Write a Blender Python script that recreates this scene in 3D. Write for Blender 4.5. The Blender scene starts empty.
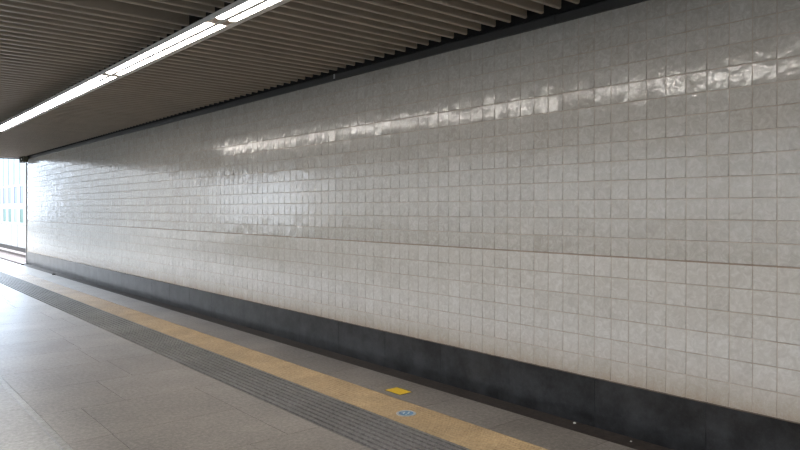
import bpy, math, random
from mathutils import Vector
random.seed(7)
S = bpy.context.scene
COL = S.collection
R = math.radians

# ------------------------------------------------------------------ helpers
class MB:
    def __init__(s):
        s.v = []; s.f = []; s.m = []; s.t = []
    def quad(s, a, b, c, d, mi=0, tint=0.5):
        n = len(s.v); s.v += [tuple(a), tuple(b), tuple(c), tuple(d)]
        s.f.append((n, n+1, n+2, n+3)); s.m.append(mi); s.t.append(tint)
    def box(s, x0, x1, y0, y1, z0, z1, mi=0, tint=0.5):
        n = len(s.v)
        s.v += [(x0,y0,z0),(x1,y0,z0),(x1,y1,z0),(x0,y1,z0),(x0,y0,z1),(x1,y0,z1),(x1,y1,z1),(x0,y1,z1)]
        for q in ((0,3,2,1),(4,5,6,7),(0,1,5,4),(1,2,6,5),(2,3,7,6),(3,0,4,7)):
            s.f.append(tuple(n+i for i in q)); s.m.append(mi); s.t.append(tint)
    def prism(s, prof, axis, a, b, mi=0, tint=0.5):
        """closed profile (list of 2D points) swept along 'x' (profile y,z) or 'y' (profile x,z) from a to b"""
        n = len(s.v); k = len(prof)
        for w in (a, b):
            for p, q in prof:
                s.v.append((w, p, q) if axis == 'x' else (p, w, q))
        for i in range(k):
            j = (i+1) % k
            s.f.append((n+i, n+j, n+k+j, n+k+i)); s.m.append(mi); s.t.append(tint)
        s.f.append(tuple(n+i for i in reversed(range(k)))); s.m.append(mi); s.t.append(tint)
        s.f.append(tuple(n+k+i for i in range(k))); s.m.append(mi); s.t.append(tint)
    def lathe(s, prof, cx, cy, seg=40, mi=0):
        """profile (r, z) turned about a vertical axis; the last point closes to the centre"""
        n = len(s.v); k = len(prof)
        for i in range(seg):
            a = 2*math.pi*i/seg
            for r, z in prof: s.v.append((cx+r*math.cos(a), cy+r*math.sin(a), z))
        for i in range(seg):
            j = (i+1) % seg
            for q in range(k-1):
                s.f.append((n+i*k+q, n+j*k+q, n+j*k+q+1, n+i*k+q+1)); s.m.append(mi); s.t.append(.5)
        s.f.append(tuple(n+i*k+k-1 for i in range(seg))); s.m.append(mi); s.t.append(.5)
    def build(s, name, mats, parent=None, fix=True):
        me = bpy.data.meshes.new(name)
        me.from_pydata(s.v, [], s.f)
        for m in (mats if isinstance(mats, (list, tuple)) else [mats]): me.materials.append(m)
        me.polygons.foreach_set('material_index', s.m)
        at = me.attributes.new('tint', 'FLOAT', 'FACE'); at.data.foreach_set('value', s.t)
        if fix:
            import bmesh
            bm = bmesh.new(); bm.from_mesh(me)
            bmesh.ops.recalc_face_normals(bm, faces=bm.faces); bm.to_mesh(me); bm.free()
        me.update()
        o = bpy.data.objects.new(name, me); COL.objects.link(o)
        if parent: o.parent = parent
        return o

def bevel(o, w, seg=2):
    b = o.modifiers.new('bevel', 'BEVEL'); b.width = w; b.segments = seg; b.limit_method = 'ANGLE'
    return o
def tag(o, label, cat, group=None, kind=None):
    o['label'] = label; o['category'] = cat
    if group: o['group'] = group
    if kind: o['kind'] = kind
    return o
def struct(o, label=None):
    o['kind'] = 'structure'
    if label: o['label'] = label
    return o
def empty(name, loc=(0,0,0)):
    o = bpy.data.objects.new(name, None); COL.objects.link(o); o.location = loc; o.empty_display_size = .1
    return o
def copy_tree(o, parent=None):
    c = o.copy(); COL.objects.link(c)
    if parent: c.parent = parent
    for ch in list(o.children): copy_tree(ch, c)
    return c

# ------------------------------------------------------------------ materials
class NT:
    def __init__(s, name):
        s.mat = bpy.data.materials.new(name); s.mat.use_nodes = True
        s.n = s.mat.node_tree.nodes; s.l = s.mat.node_tree.links
        s.p = s.n['Principled BSDF']
    def node(s, t, **kw):
        x = s.n.new(t)
        for k, v in kw.items():
            if k in x.inputs: 
                pass
            setattr(x, k, v)
        return x
    def set(s, **kw):
        for k, v in kw.items(): s.p.inputs[k.replace('_', ' ')].default_value = v
        return s
    def link(s, a, b): s.l.new(a, b)
    def pos(s, scale=(1,1,1)):
        tc = s.n.new('ShaderNodeTexCoord'); mp = s.n.new('ShaderNodeMapping'); mp.inputs['Scale'].default_value = scale
        s.link(tc.outputs['Object'], mp.inputs['Vector']); return mp.outputs['Vector']
    def noise(s, vec, scale, detail=3, rough=.55, out='Fac', dist=0.0):
        x = s.n.new('ShaderNodeTexNoise'); x.inputs['Scale'].default_value = scale
        x.inputs['Detail'].default_value = detail; x.inputs['Roughness'].default_value = rough
        x.inputs['Distortion'].default_value = dist
        if vec: s.link(vec, x.inputs['Vector'])
        return x.outputs[out]
    def ramp(s, fac, stops):
        x = s.n.new('ShaderNodeValToRGB'); e = x.color_ramp.elements
        while len(e) < len(stops): e.new(.5)
        for i, (p, c) in enumerate(stops):
            e[i].position = p; e[i].color = (*c, 1) if len(c) == 3 else c
        s.link(fac, x.inputs['Fac']); return x.outputs['Color']
    def mix(s, fac, a, b, mode='MIX'):
        x = s.n.new('ShaderNodeMix'); x.data_type = 'RGBA'; x.blend_type = mode
        for v, i in ((fac, 0), (a, 6), (b, 7)):
            if hasattr(v, 'is_output'): s.link(v, x.inputs[i])
            elif i == 0: x.inputs[0].default_value = v
            else: x.inputs[i].default_value = (*v, 1)
        return x.outputs[2]
    def math(s, op, a, b=None, clamp=False):
        x = s.n.new('ShaderNodeMath'); x.operation = op; x.use_clamp = clamp
        for i, v in enumerate((a, b)):
            if v is None: continue
            if hasattr(v, 'is_output'): s.link(v, x.inputs[i])
            else: x.inputs[i].default_value = v
        return x.outputs[0]
    def sep(s, vec):
        x = s.n.new('ShaderNodeSeparateXYZ'); s.link(vec, x.inputs[0]); return x.outputs
    def bump(s, h, strength, dist):
        x = s.n.new('ShaderNodeBump'); x.inputs['Strength'].default_value = strength; x.inputs['Distance'].default_value = dist
        s.link(h, x.inputs['Height']); s.link(x.outputs['Normal'], s.p.inputs['Normal']); return x
    def color(s, c): s.link(c, s.p.inputs['Base Color'])
    def attr(s, name):
        x = s.n.new('ShaderNodeAttribute'); x.attribute_name = name; return x.outputs['Fac']

def plain(name, c, rough=.5, metal=0, var=.12, scale=20):
    t = NT(name); t.set(Roughness=rough, Metallic=metal)
    n = t.noise(t.pos(), scale, 4)
    t.color(t.ramp(n, [(.3, tuple(v*(1-var) for v in c)), (.7, tuple(min(1, v*(1+var)) for v in c))]))
    return t.mat

def tile_mat():
    t = NT('glazed_tile'); P = t.pos()
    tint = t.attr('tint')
    base = t.ramp(tint, [(0, (.395,.358,.312)), (.35, (.475,.452,.415)), (.7, (.575,.552,.515)), (1, (.65,.63,.60))])  # lowest stop browned to paint in floor bounce on the upper rows
    mott = t.noise(P, 20, 6, .7, dist=1.2)
    base = t.mix(.45, base, t.ramp(mott, [(.36, (.36,.335,.30)), (.5, (.47,.45,.41)), (.64, (.62,.61,.585))]))
    # rust / dirt wash that settles low on the wall just above the granite
    z = t.sep(P)[2]
    low = t.math('SUBTRACT', 1.0, t.math('DIVIDE', t.math('SUBTRACT', z, .35), .34), True)
    streak = t.noise(t.pos((1, 3, 1)), 5, 5, .7)
    fine = t.noise(P, 110, 3, .7)
    dirt = t.math('MULTIPLY', t.math('MULTIPLY', low, low), t.math('MULTIPLY', t.math('ADD', streak, fine), .75), True)
    base = t.mix(dirt, base, (.34,.265,.185))
    t.color(base)
    w1 = t.noise(P, 6, 1, .5); w2 = t.noise(P, 13, 2, .55, dist=1.2); mk = t.noise(P, 9, 2, .5)
    mk = t.math('MULTIPLY', t.math('SUBTRACT', mk, .36, True), 2.2, True)
    h = t.math('ADD', t.math('MULTIPLY', w1, .25), t.math('MULTIPLY', w2, mk))
    t.bump(h, 1.0, BUMP)
    t.set(Roughness=.10, IOR=1.54)
    return t.mat
def grout_mat(name, a, b):
    t = NT(name); n = t.noise(t.pos(), 6, 5, .7)
    t.color(t.ramp(n, [(.3, a), (.7, b)])); t.set(Roughness=.8)
    return t.mat
def granite(name, dark, mid, light, rough, spec=.5, blotch=.35, bscale=1.2, bump=.3):
    t = NT(name); P = t.pos()
    BL = .42 if max(mid) > .05 else .95
    fine = t.math('ADD', t.math('MULTIPLY', t.noise(P, 34, 3, .75), .7), t.math('MULTIPLY', t.noise(P, 120, 2, .7), .3))
    c = t.ramp(fine, [(.40, dark), (.5, mid), (.61, light)])
    big = t.noise(P, bscale, 6, .65)
    c = t.mix(blotch, c, t.ramp(big, [(.36, tuple(v*(1-BL) for v in mid)), (.64, tuple(min(1, v*(1+BL)) for v in mid))]))
    tint = t.attr('tint')
    c = t.mix(1.0, c, t.ramp(tint, [(0, (.86,.85,.84)), (1, (1,1,1))]), 'MULTIPLY')
    t.color(c)
    rr = t.noise(P, 3, 4, .6)
    x = t.n.new('ShaderNodeMapRange'); x.inputs[3].default_value = rough-.05; x.inputs[4].default_value = rough+.05
    t.link(rr, x.inputs[0]); t.link(x.outputs[0], t.p.inputs['Roughness'])
    t.p.inputs['Specular IOR Level'].default_value = spec
    if bump: t.bump(fine, bump, .0015)
    return t.mat
def emit(name, c, k):
    t = NT(name); t.set(Roughness=.4); t.p.inputs['Base Color'].default_value = (.8,.8,.8,1)
    t.p.inputs['Emission Color'].default_value = (*c, 1); t.p.inputs['Emission Strength'].default_value = k
    return t.mat
def glass(name, c, rough=.08):
    t = NT(name); t.set(Roughness=.35, Metallic=0); t.p.inputs['Specular IOR Level'].default_value = .12; t.p.inputs['Base Color'].default_value = (*c, 1)
    return t.mat

LAMP = 30.0
SKY = 3.5
BUMP = .0036
M = {}
M['tile'] = tile_mat()
M['grout'] = grout_mat('grout', (.36,.30,.245), (.50,.435,.375))
M['seam'] = grout_mat('rust_stained_grout', (.25,.185,.14), (.36,.28,.22))
M['skirt'] = granite('dark_granite', (.006,.006,.007), (.018,.0185,.020), (.062,.063,.066), .30, .5, .85, 4.5, 0)
M['floor'] = granite('grey_granite_paving', (.105,.090,.078), (.205,.180,.158), (.325,.292,.263), .31, .5, .40, 1.1, 0)
M['floor_light'] = granite('pale_granite_paving', (.14,.13,.118), (.215,.203,.188), (.31,.298,.278), .32, .5, .3, 1.4, 0)
M['joint'] = plain('paving_joint', (.10,.088,.078), .9)
M['gutter'] = plain('wet_gutter_dirt', (.030,.022,.018), .6, 0, .5, 30)
M['tact_y'] = granite('yellow_tactile_ceramic', (.26,.168,.082), (.39,.270,.142), (.50,.37,.21), .45, .4, .35, 2.5, .15)
M['tact_g'] = granite('ribbed_grey_stone', (.07,.064,.06), (.135,.125,.118), (.24,.225,.215), .45, .5, .35, 2.0, .2)
M['slat'] = plain('taupe_painted_metal', (.41,.355,.285), .30, 0, .08, 3)
M['black'] = plain('black_painted_void', (.008,.008,.008), .9)
M['trim'] = plain('dark_metal_trim', (.042,.040,.039), .5, 0, .15, 4)
M['casing'] = plain('aluminium_casing', (.70,.655,.62), .4, .0, .06, 5)
M['cap'] = plain('tan_lamp_holder', (.55,.45,.36), .5)
M['lamp'] = emit('lamp_diffuser', (1.0,.945,.88), LAMP)
M['post'] = plain('grey_steel', (.55,.55,.56), .45, .2, .1)
M['olive'] = plain('olive_painted_steel', (.095,.092,.060), .5)
M['cover'] = plain('matt_dark_cover', (.035,.034,.024), 1.0)
M['cover'].node_tree.nodes['Principled BSDF'].inputs['Specular IOR Level'].default_value = .1
M['white'] = plain('white_plastic', (.8,.8,.78), .4)
M['concrete'] = plain('concrete', (.52,.51,.49), .85, 0, .1, 3)
M['black_concrete'] = plain('dark_concrete', (.05,.045,.042), .9)
M['barrier'] = plain('white_barrier_panel', (.50,.50,.49), .7, 0, .03, 1)
M['bfac'] = plain('white_facade_render', (.36,.38,.40), .7, 0, .03, 1)
M['cream'] = plain('cream_facade_render', (.84,.82,.79), .8, 0, .03, 1)
M['curtain'] = glass('pale_blue_curtain_glass', (.10,.165,.195))
M['wblue'] = glass('blue_window_glass', (.045,.08,.16))
M['wgreen'] = glass('green_window_glass', (.035,.13,.09))
M['wpale'] = glass('pale_window_glass', (.20,.26,.28))
M['rail'] = plain('rusty_rail_steel', (.085,.062,.052), .6, .2, .3, 8)
M['sleeper'] = plain('weathered_sleeper', (.17,.115,.105), .8, 0, .3, 8)
M['ballast'] = granite('track_ballast', (.26,.21,.20), (.42,.36,.345), (.55,.49,.47), .9, .2, .3, 1.0, 1.0)
M['unseen_screen'] = plain('unseen_dark_screen', (.035,.045,.028), .9, 0, .3, 3)
M['asphalt'] = plain('dark_asphalt', (.055,.055,.055), .9, 0, .15, 2)
M['mark_y'] = plain('yellow_enamel_marker', (.74,.47,.010), .4, 0, .12, 60)
M['steel'] = plain('brushed_steel_ring', (.58,.60,.61), .3, .7, .1, 60)
M['disc_b'] = plain('blue_enamel', (.075,.20,.34), .35, 0, .15, 80)
M['disc_w'] = plain('pale_enamel', (.62,.70,.74), .4, 0, .1, 80)
M['dust'] = plain('brown_dust_ledge', (.16,.125,.095), .9, 0, .3, 12)
M['debris'] = plain('dark_grit', (.05,.045,.04), .9)
M['leaf'] = plain('pale_litter', (.65,.63,.58), .8)

# ------------------------------------------------------------------ camera
H = 1.6
F = 665.0
TH = math.atan(565/F)
cam = bpy.data.cameras.new('camera'); co = bpy.data.objects.new('camera', cam); COL.objects.link(co)
cam.sensor_width = 36; cam.lens = F/800*36; cam.shift_y = -16/800; cam.clip_start = .05; cam.clip_end = 2000
co.location = (0, 0, H); co.rotation_euler = (R(90), 0, -TH)
S.camera = co

CT, ST = math.cos(TH), math.sin(TH)
D = 2.683*H            # wall face
YE = 22.0              # wall end
YB = -7.0              # back of the hall
XL = -2.6              # open side of the roof
ZC = H + .951*H        # underside of the slats
ZT = H + .905*H        # top of the tiles
ZK = H - .780*H        # top of the granite skirting
ZS = H - .217*H        # rusty seam
def onwall(px, X=D):   # Y of a pixel column on the plane X = const
    return (F*X/(CT*(px+165)) - X*ST)/CT

# ------------------------------------------------------------------ tiled wall
LEAN = 0.0
TILT = math.tan(R(1.25))          # tiles laid with the foot a hair proud
def tiled_wall(name, X, sgn, y0, y1, phase, pitch, coarse=False):
    mb = MB()
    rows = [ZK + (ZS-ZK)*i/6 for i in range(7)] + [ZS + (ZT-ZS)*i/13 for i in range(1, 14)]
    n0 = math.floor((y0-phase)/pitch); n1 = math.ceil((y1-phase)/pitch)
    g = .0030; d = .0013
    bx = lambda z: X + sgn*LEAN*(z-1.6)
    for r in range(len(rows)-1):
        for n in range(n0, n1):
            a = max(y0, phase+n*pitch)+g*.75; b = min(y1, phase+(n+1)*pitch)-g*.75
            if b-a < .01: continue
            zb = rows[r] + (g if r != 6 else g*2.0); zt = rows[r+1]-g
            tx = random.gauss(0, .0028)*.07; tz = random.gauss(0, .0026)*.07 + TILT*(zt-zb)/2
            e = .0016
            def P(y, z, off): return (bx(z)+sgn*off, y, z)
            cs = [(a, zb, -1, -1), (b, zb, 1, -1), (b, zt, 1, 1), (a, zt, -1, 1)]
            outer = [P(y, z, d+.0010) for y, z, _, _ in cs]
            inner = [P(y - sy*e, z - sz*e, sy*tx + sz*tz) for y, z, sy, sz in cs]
            tint = min(1, max(0, random.gauss(.56, .09) + (.24 if r < 6 else -.34)))  # upper rows darker: own tone plus roof shade and brown bounce painted in
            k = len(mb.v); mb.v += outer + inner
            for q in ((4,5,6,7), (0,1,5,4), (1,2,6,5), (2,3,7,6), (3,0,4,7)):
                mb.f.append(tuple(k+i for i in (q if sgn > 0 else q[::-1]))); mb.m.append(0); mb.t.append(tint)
    # grout bed and the wall body behind it
    def gq(za, zb, mi):
        A = [(bx(za)+sgn*.0021, y0, za), (bx(za)+sgn*.0021, y1, za), (bx(zb)+sgn*.0021, y1, zb), (bx(zb)+sgn*.0021, y0, zb)]
        mb.quad(*(A if sgn > 0 else A[::-1]), mi=mi)
    gq(ZK-.01, ZS-.004, 1); gq(ZS-.004, ZS+.008, 2); gq(ZS+.008, ZT+.01, 1)
    xa, xb = sorted((X+sgn*.05, X+sgn*.32))
    nb = MB(); nb.box(xa, xb, y0, y1, -.05, 3.62)
    k = len(mb.v); mb.v += nb.v
    mb.f += [tuple(k+i for i in f) for f in nb.f]; mb.m += [3]*6; mb.t += [.5]*6
    # end cap closing the tile bed to the body
    for yy in (y0, y1):
        xs = sorted((X+sgn*.003, X+sgn*.05))
        mb.quad((xs[0], yy, ZK), (xs[1], yy, ZK), (xs[1], yy, ZT), (xs[0], yy, ZT), 3)
    o = mb.build(name, [M['tile'], M['grout'], M['seam'], M['concrete']], fix=False)
    return o
PITCH = .1395
PH = onwall(646.8)
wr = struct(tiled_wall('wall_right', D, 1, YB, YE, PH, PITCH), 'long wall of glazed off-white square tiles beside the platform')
mb = MB(); mb.box(XL, D+.32, YB-.3, YB, -.05, 3.62); struct(mb.build('wall_back', M['concrete']))

# dark granite skirting, cut into slabs
mb = MB(); y = onwall(595.5)-.82*20; GD = -.012
while y < YE-.05:
    a, b = max(y, YB), min(y+.82, YE)
    if b > a + .02:
        t = random.random()
        mb.prism([(D-.012, GD), (D-.012, ZK-.007), (D-.010, ZK-.005), (D+.06, ZK-.005), (D+.06, GD)], 'y', a+.0015, b-.0015, 0, t)
        mb.box(D-.011, D+.02, a+.0015, b-.0015, ZK-.0049, ZK-.001, 1)
    y += .82
struct(mb.build('baseboard_right', [M['skirt'], M['dust']]), 'dark granite skirting slabs along the foot of the tiled wall')

# dark metal trim over the tiles, with joints
mb = MB(); y = onwall(336)-3.0*5
while y < YE:
    a, b = max(y, YB), min(y+3.0, YE)
    if b > a:
        mb.prism([(D-.022, ZT-.004), (D-.022, ZC-.012), (D-.010, ZC), (D+.05, ZC), (D+.05, ZT-.004)], 'y', a+.003, b-.003, 0)
        if abs(b-onwall(336)) < .1: mb.box(D-.026, D-.0215, b-.012, b+.012, ZT+.014, ZC-.008, 1)
    y += 3.0
struct(mb.build('trim_1', [M['trim'], M['post']]), 'dark metal strip between the tiled wall and the slatted ceiling')

# steel angle that closes the wall end
mb = MB(); mb.box(D-.020, D+.34, YE+.002, YE+.022, 0, ZC-.16)
mb.box(D-.10, D-.0, YE-.05, YE+.10, 0, .012)
struct(mb.build('trim_2', M['post']), 'thin grey steel edge at the far end of the wall')

# ------------------------------------------------------------------ floor
XG = 2.54*H; XY1 = 2.261*H; XY0 = 2.016*H; XR0 = 1.701*H; XC = .754*H
YF = 60.0
def pavers(mb, x0, x1, y0, y1, rows_y, wid, gap, depth=.013, stagger=True, mi=0, z=0):
    """slabs between two long lines; rows_y = list of cross joints"""
    for i in range(len(rows_y)-1):
        ya, yb = rows_y[i], rows_y[i+1]
        off = (random.random() if stagger else 0)*wid
        xs = [x0]; x = x0 + (off or wid)
        while x < x1-.12:
            if x > x0+.12: xs.append(x)
            x += wid
        xs.append(x1)
        for j in range(len(xs)-1):
            mb.box(xs[j]+gap/2, xs[j+1]-gap/2, ya+gap/2, yb-gap/2, z-depth, z, mi, random.random())
def ys(start, step):
    a = start
    while a > YB: a -= step
    out = []
    while a < YF: out.append(a); a += step
    return [max(v, YB) for v in out] + [YF]
JY = 5.73
YJ = ys(onwall(526.9, XG), .705)
mb = MB()
pavers(mb, XC, XR0, YB, YF, ys(JY, .81), .95, .0035)
pavers(mb, XY1, XG, YB, YF, YJ, 9, .004, stagger=False)
mb.box(XL, D+.3, YB, YE, -.20, GD-.003, 1)                       # bed under the slabs and gutter
mb.box(XL, XG, YE, YF, -.20, GD-.003, 1)
mb.box(XC-.02, XY1+.01, YB, YF, GD-.008, -.0125, 2); mb.box(XY1-.01, XG-.002, YB, YF, GD-.002, -.005, 2)                     # joint mortar
mb.box(XG, D+.05, YB, YE, GD-.02, GD, 1)
struct(mb.build('floor', [M['floor'], M['gutter'], M['joint']]), 'grey-brown granite paving of the platform')
mb = MB(); pavers(mb, XL, XC-.06, YB, YF, ys(JY-.55, .81), .9, .0035, z=.006, depth=.036)
mb.box(XL, XC-.002, YB, YF, GD, -.001, 1)
mb.prism([(XC-.06, -.03), (XC-.06, .004), (XC-.054, .009), (XC-.008, .009), (XC-.002, .003), (XC-.002, -.03)], 'y', YB, YF, 2, 1.0)
struct(mb.build('trim_3', [M['floor_light'], M['joint'], M['floor_light']]), 'paler granite paving with a raised edge at the left of the platform')
# platform body beyond the wall end
mb = MB(); mb.box(XL, XG, YE+.4, YF, -1.25, -.20); mb.box(XL, D+.32, YB, YE+.4, -1.25, -.20)
struct(mb.build('trim_4', M['concrete']))

# yellow tactile strip, laid in tiles with long low ridges
mb = MB(); nr = 11; w = XY1-XY0
for i in range(len(YJ)-1):
    a, b = YJ[i]+.0015, YJ[i+1]-.0015; t = random.random()
    prof = [(XY0+.0015, -.02), (XY0+.0015, .0)]
    for k in range(nr):
        c = XY0 + w*(k+.5)/nr; h = w/nr
        prof += [(c-h*.34, .0), (c-h*.22, .0032), (c+h*.22, .0032), (c+h*.34, .0)]
    prof += [(XY1-.0015, .0), (XY1-.0015, -.02)]
    mb.prism(prof, 'y', a, b, 0, t)
tag(mb.build('tactile_strip', M['tact_y']), 'yellow ridged tactile paving strip running along the platform between grey slabs', 'tactile paving')
# grey ribbed strip
mb = MB(); nr = 9; w = XY0-XR0
for i in range(len(YJ)-1):
    a, b = YJ[i]+.001, YJ[i+1]-.001; t = random.random()
    prof = [(XR0+.001, -.02), (XR0+.001, .0)]
    for k in range(nr):
        c = XR0 + w*(k+.5)/nr; h = w/nr
        prof += [(c-h*.36, .0), (c-h*.32, -.012), (c+h*.04, -.012), (c+h*.08, .0)]
    prof += [(XY0-.001, .0), (XY0-.001, -.02)]
    mb.prism(prof, 'y', a, b, 0, t)
tag(mb.build('ribbed_strip', M['tact_g']), 'dark grey grooved paving strip running beside the yellow tactile strip', 'ribbed paving')

def ground(px, py, z=0):
    Zc = F*(H-z)/(py-209); xc = (px-400)/F*Zc
    return Vector((xc*CT + Zc*ST, -xc*ST + Zc*CT, z))
# yellow floor marker
p = ground(398.5, 391.2); t = empty('floor_marker', (p.x, p.y, 0))
mb = MB(); mb.prism([(-.068, 0), (-.068, .002), (-.064, .0035), (.064, .0035), (.068, .002), (.068, 0)], 'y', -.100, .100)
mb.build('plate', M['mark_y'], t)
mb = MB(); mb.box(-.075, .075, -.107, .107, .0002, .0016)
mb.build('backing', M['joint'], t)
tag(t, 'small rectangular yellow floor marker set in the grey slab beside the tactile strip', 'floor marker')
# round blue badge
p = ground(406.2, 413.8); t = empty('floor_badge', (p.x, p.y, .0024))
mb = MB(); mb.lathe([(.078, 0), (.078, .002), (.074, .004), (.060, .004), (.058, .0025)], 0, 0, 48); mb.build('ring', M['steel'], t)
mb = MB(); mb.lathe([(.058, .0022), (.058, .0032)], 0, 0, 48); mb.build('disc', M['disc_b'], t)
mb = MB()                                                    # pale bars of the worn pictogram
for (x, y, a, l, w_) in ((-.014, .012, 35, .04, .010), (.020, -.006, 35, .05, .010), (.0, .034, -30, .03, .008), (-.022, -.026, 10, .022, .008)):
    c, s = math.cos(R(a)), math.sin(R(a))
    q = [(x+u*l/2*c-v*w_/2*s, y+u*l/2*s+v*w_/2*c) for u, v in ((-1,-1),(1,-1),(1,1),(-1,1))]
    k = len(mb.v); mb.v += [(a_, b_, .0031) for a_, b_ in q] + [(a_, b_, .0038) for a_, b_ in q]
    for f in ((3,2,1,0),(4,5,6,7),(0,1,5,4),(1,2,6,5),(2,3,7,6),(3,0,4,7)):
        mb.f.append(tuple(k+i for i in f)); mb.m.append(0); mb.t.append(.5)
mb.build('pictogram', M['disc_w'], t)
tag(t, 'round blue and white badge with steel rim on the yellow tactile strip', 'floor badge')

# small litter
def crumb(name, mat, px, py, z, r, label, cat):
    p = ground(px, py, z); mb = MB(); n = 9
    prof = [(r*random.uniform(.7, 1.15), r*random.uniform(.7, 1.15)) for _ in range(n)]
    k = 0
    for h, sc in ((0, 1), (r*.35, 1.0), (r*.6, .6)):
        for i in range(n):
            a = 2*math.pi*i/n; mb.v.append((prof[i][0]*sc*math.cos(a), prof[i][1]*sc*math.sin(a), h))
    for q in (0, 1):
        for i in range(n):
            j = (i+1) % n; mb.f.append((q*n+i, q*n+j, q*n+n+j, q*n+n+i)); mb.m.append(0); mb.t.append(.5)
    mb.f += [tuple(reversed(range(n))), tuple(2*n+i for i in range(n))]; mb.m += [0, 0]; mb.t += [.5, .5]
    o = mb.build(name, mat); o.location = p; return tag(o, label, cat)
crumb('paper_scrap', M['leaf'], 574.5, 423.2, GD, .012, 'white scrap of paper in the dark gutter, near the foot of the skirting', 'paper scrap')
crumb('paper_scrap', M['leaf'], 631.0, 441.5, GD, .008, 'white scrap of paper in the dark gutter, nearest the bottom right corner', 'paper scrap')
crumb('stone', M['debris'], 54.2, 274.6, 0, .045, 'dark lump lying on the paving against the far skirting', 'stone')
crumb('stone', M['debris'], 22.8, 265.0, 0, .05, 'dark lump lying at the foot of the steel edge of the wall', 'stone')

# ------------------------------------------------------------------ ceiling
XS = 2.625*H
LX0, LX1 = 1.412*H, 1.587*H          # lamp slot
mb = MB(); mb.box(XL, D+.32, YB, YE+.35, 3.62, 3.9)
mb.box(D+.0, D+.049, YB, YE, ZC+.001, 3.62); mb.box(LX0-.05, LX1+.05, YB, YE, 3.40, 3.43)
ceil = struct(mb.build('ceiling', M['black']), 'dark underside of the platform roof')
mb = MB(); SP = .164; sh = .125; sw = .034; y0 = onwall(511, XS)
def slat(xa, xb, y):
    r = .010
    prof = [(y, ZC+sh), (y, ZC+r), (y+r*.3, ZC+r*.3), (y+r, ZC), (y+sw-r, ZC), (y+sw-r*.3, ZC+r*.3), (y+sw, ZC+r), (y+sw, ZC+sh)]
    mb.prism(prof, 'x', xa, xb, 0, random.random())
k0 = math.ceil((YB+.05-y0)/SP); k1 = math.floor((YE+.1-y0)/SP)
for k in range(k0, k1):
    y = y0+k*SP
    slat(LX1-.02, XS, y)
    if k != 10: slat(XL+.05, LX0-.015, y)
sl = mb.build('slat', M['slat'], ceil)
# carriers above the slats
mb = MB()
for x in (-2.2, -1.0, .6, 2.0, 2.9, 3.85): mb.box(x, x+.04, YB, YE, ZC+sh, ZC+sh+.05)
mb.build('carrier', M['black'], ceil)
mb = MB(); mb.box(XL, D+.32, YE+.12, YE+.30, ZC-.02, 3.62)
struct(mb.build('trim_5', M['casing']), 'end beam of the platform roof')
mb = MB(); mb.box(XL, D+.32, YE+.30, YE+.36, ZC-.045, 3.9)
struct(mb.build('trim_6', M['trim']))
mb = MB(); mb.box(XL-.2, XL, YB, YE+.36, ZC-.03, 3.9); struct(mb.build('trim_7', M['trim']))

# linear lights: each unit a thing > housing, two diffusers, end caps
def light_unit(xc, ya, yb, ga, gb):
    L = yb-ya
    t = empty('linear_ceiling_light', (0, ya, H+HL))
    hx = HL*CT
    x0, x1, x2, x3 = hx/.5035, hx/.502, hx/.4675, hx/.4565       # casing, lit strips, casing
    mb = MB()
    mb.box(x0-.004, x1, 0, L, .0, .034); mb.box(x2, x3, 0, L, .0, .034); mb.box(x1, x2, 0, L, .022, .034)
    mb.box(x0+.05, x3-.05, 0, L, .034, .075)
    bevel(mb.build('housing', M['casing'], t), .002)
    mid = (x1+x2)/2
    for u, v in ((x1+.0005, mid-.018), (mid+.018, x2-.0005)):
        mb = MB(); mb.prism([(u, .004), (u, .014), (v, .014), (v, .004), (v-.010, -.001), (u+.010, -.001)], 'y', ga, L-gb)
        mb.build('diffuser', M['lamp'], t)
    mb = MB(); mb.box(mid-.0175, mid+.0175, 0, L, -.001, .021); mb.build('divider', M['casing'], t)
    for a, b in ((0.001, ga-.001), (L-gb+.001, L-.001)):
        for u, v in ((x1+.001, mid-.018), (mid+.018, x2-.001)):
            mb = MB(); mb.box(u, v, a, b, .002, .020); mb.build('end_cap', M['cap'], t)
    for y in (L*.2, L*.8):
        mb = MB(); mb.box(x3-.06, x3-.036, y-.012, y+.012, .075, ZR2-H-HL); mb.build('hanger', M['black'], t)
    return t
HL = .86*H; ZR2 = 3.40
xc = (LX0+LX1)/2
joints = [(-6.4, .06), (-3.55, .06), (-.65, .06), (1.9, .06), (4.589, .08), (7.139, .08), (10.453, .065), (13.6, .04)]
LB = ['linear ceiling light behind the viewpoint, reflected in the wall']*3 + [
 'nearest linear ceiling light, running out of the top of the picture',
 'linear ceiling light second in the row, between two brown end joints',
 'linear ceiling light third in the row from the top of the picture',
 'linear ceiling light cut by the left edge of the picture, fourth in the row']
for i in range(len(joints)-1):
    (a, ga), (b, gb) = joints[i], joints[i+1]
    tag(light_unit(xc, a+.001, b-.001, ga, gb), LB[i], 'ceiling light', 'linear lights in the slatted ceiling')

# steel box under the ceiling at the wall end
t = empty('junction_box', (D-.13, YE-.45, ZC-.17))
bevel((lambda m: (m.box(-.045, .085, 0, .55, 0, .165), m)[1])(MB()).build('body', M['olive'], t), .006)
mb = MB(); mb.box(-.049, -.0455, .04, .51, .015, .15); mb.build('cover', M['cover'], t)
mb = MB(); mb.box(-.056, -.0495, .14, .24, .075, .105); mb.build('plate', M['white'], t)
tag(t, 'small olive steel box under the ceiling at the far end of the wall', 'box')

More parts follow.
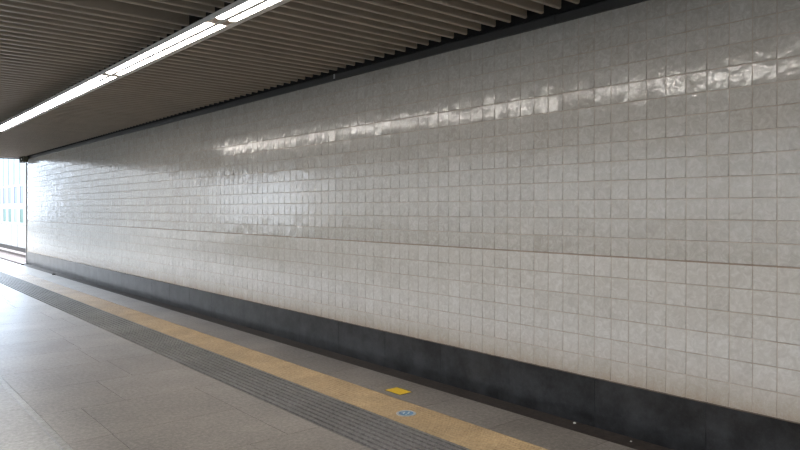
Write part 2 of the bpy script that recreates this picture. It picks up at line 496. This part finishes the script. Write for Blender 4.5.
# ------------------------------------------------------------------ outside: track, barrier, buildings
ZR = -1.1
mb = MB()
import itertools
gx = [D+.33 + i*.5 for i in range(200)]
mb.box(D+.4, 300, YE+.4-60, 400, ZR-.6, ZR-.178); mb.box(-200, D+.4, YE-80, 400, ZR-.6, ZR-.24, 1)
struct(mb.build('floor.001', [M['ballast'], M['asphalt']]))
def rail(x, label):
    z = ZR-.17; mb = MB()
    mb.prism([(x-.07, z), (x-.07, z+.012), (x-.010, z+.035), (x-.010, z+.125), (x-.036, z+.14), (x-.036, z+.165), (x-.028, z+.172),
              (x+.028, z+.172), (x+.036, z+.165), (x+.036, z+.14), (x+.010, z+.125), (x+.010, z+.035), (x+.07, z+.012), (x+.07, z)], 'y', -10, 130)
    return tag(mb.build('rail', M['rail']), label, 'rail', 'rails of the track beyond the wall')
rail(7.08, 'rusty rail of the track nearer the platform edge'); rail(8.52, 'rusty rail of the track beside the white barrier')
mb = MB(); mb.prism([(-1.25, 0), (-1.25, .09), (-1.22, .12), (1.22, .12), (1.25, .09), (1.25, 0)], 'y', -.13, .13)
s0 = mb.build('railway_sleeper', M['sleeper'])
for i in range(75):
    o = s0 if i == 0 else s0.copy()
    if i: COL.objects.link(o)
    o.location = (7.8, 22.5+.65*i, ZR-.29)
    tag(o, 'reddish brown sleeper under the rails beyond the end of the wall', 'sleeper', 'sleepers of the track beyond the wall')
# white barrier
t = empty('noise_barrier', (9.6, 20, ZR-.25)); bz = .62-(ZR-.25)
pm = MB(); pm.box(0, .10, .03, 1.97, 0, bz*.42-.01); pm.box(.012, .09, .03, 1.97, bz*.42-.01, bz*.42+.01); pm.box(0, .10, .03, 1.97, bz*.42+.01, bz-.06)
pp = pm.build('panel', M['barrier'], t)
qm = MB(); qm.box(-.03, .12, -.03, .03, 0, bz-.06); qq = qm.build('post', M['barrier'], t)
for i in range(1, 48):
    for src in (pp, qq):
        c = src.copy(); COL.objects.link(c); c.parent = t; c.location = (0, 2*i, 0)
mb = MB(); mb.box(-.06, .16, -.03, 96, 0, .34); mb.build('base_band', M['black_concrete'], t)  # darker band along the foot of the barrier
mb = MB(); mb.box(-.05, .15, -.03, 96, bz-.06, bz); mb.build('cap_rail', M['post'], t)
tag(t, 'white panelled barrier running behind the railway track', 'barrier')

# across the line: unseen screen and buildings, added to shape daylight and tile reflections
mb = MB(); mb.box(-9.2, -9.0, -30, 36, ZR-.3, 1.3); struct(mb.build('added_screen_left', M['unseen_screen']))  # added dark screen that dims light reaching the wall top
for nm, x0, x1, y0_, y1_, zz in (('grey', -32, -20, -45, 43, 9), ('blue', -20, -6, 60, 75, 9)):
    mb = MB(); mb.box(x0, x1, y0_, y1_, ZR-.3, zz)
    for q in range(int(y0_)+2, int(y1_)-3, 5):
        for zq in (.8, 4.2, 7.6): 
            if zq+1.8 < zz: mb.box(x1, x1+.06, q, q+2.6, zq, zq+1.7, 1)
    if nm == 'blue':
        for q, wq in ((44.5, .7), (47.5, .7), (52.6, 1.6), (58.0, .9)): mb.box(-21, -20, q, q+wq, ZR-.3, 10)  # slim pillars added to stripe the reflection in the tiles
    struct(mb.build('added_building_1' if nm == 'grey' else 'added_building_2', [M['cream'], M['wpale']]))

# white office building seen over the barrier
bx_ = 20.0; t = empty('office_building', (bx_, 0, 0)); y0b, y1b = 70.0, 170.0
mb = MB(); mb.box(.07, 18, y0b, y1b, ZR-.3, 16)
# floor bands and piers standing proud of the glass
for za, zb in ((-1.4, -.35), (1.60, 2.42), (4.82, 5.15), (15.2, 16)): mb.box(0, .08, y0b, y1b, za, zb)
yy = y0b
while yy < y1b:
    mb.box(.01, .08, yy, yy+1.9, -.35, 1.6); mb.box(.01, .08, yy, yy+1.9, 2.42, 4.82); yy += 4.1
mb.build('wall', M['bfac'], t)
yy = y0b; i = 0
while yy < y1b-4:
    mb = MB(); mb.box(.05, .07, yy+1.9, yy+4.1, 2.42, 4.82); mb.box(.035, .05, yy+1.9, yy+4.1, 3.9, 3.98); mb.build('window', M['wblue'], t)
    mb = MB(); mb.box(.05, .07, yy+1.9, yy+4.1, -.35, 1.60); mb.box(.035, .05, yy+2.95, yy+3.05, -.35, 1.6); mb.build('window', M['wgreen' if i % 3 else 'wpale'], t)
    mb = MB(); mb.box(.02, .07, yy+.25, yy+3.85, 5.15, 15.2); mb.build('curtain_glass', M['curtain'], t)
    yy += 4.1; i += 1
tag(t, 'pale blue glazed office building seen over the white barrier', 'building')

# ------------------------------------------------------------------ sky
w = bpy.data.worlds.new('overcast_sky'); S.world = w; w.use_nodes = True
nt = w.node_tree; bg = nt.nodes['Background']
tc = nt.nodes.new('ShaderNodeTexCoord'); nz = nt.nodes.new('ShaderNodeTexNoise'); nz.inputs['Scale'].default_value = 2.2; nz.inputs['Detail'].default_value = 4
nt.links.new(tc.outputs['Generated'], nz.inputs['Vector'])
rp = nt.nodes.new('ShaderNodeValToRGB'); rp.color_ramp.elements[0].position = .36; rp.color_ramp.elements[0].color = (.66,.80,1,1)
rp.color_ramp.elements[1].position = .66; rp.color_ramp.elements[1].color = (.95,.98,1,1)
nt.links.new(nz.outputs['Fac'], rp.inputs['Fac']); nt.links.new(rp.outputs['Color'], bg.inputs['Color'])
# the overcast is brighter where the veiled sun stands, ahead beyond the end of the roof
dp = nt.nodes.new('ShaderNodeVectorMath'); dp.operation = 'DOT_PRODUCT'; sd = Vector((-.12, .80, .58)).normalized(); dp.inputs[1].default_value = sd
nt.links.new(tc.outputs['Generated'], dp.inputs[0])
mr = nt.nodes.new('ShaderNodeMapRange'); mr.interpolation_type = 'SMOOTHSTEP'; mr.inputs[1].default_value = .50; mr.inputs[2].default_value = 1.0
mr.inputs[3].default_value = SKY; mr.inputs[4].default_value = SKY*2.3
nt.links.new(dp.outputs['Value'], mr.inputs[0]); nt.links.new(mr.outputs[0], bg.inputs['Strength'])

# ------------------------------------------------------------------ view
vs = S.view_settings; vs.view_transform = 'Standard'; vs.look = 'None'; vs.gamma = 1; vs.use_curve_mapping = False
vs.exposure = 0.27
S.cycles.max_bounces = 10; S.cycles.diffuse_bounces = 6; S.cycles.use_denoising = True
S.cycles.sample_clamp_indirect = 25; S.cycles.use_adaptive_sampling = False; S.cycles.denoising_prefilter = 'NONE'
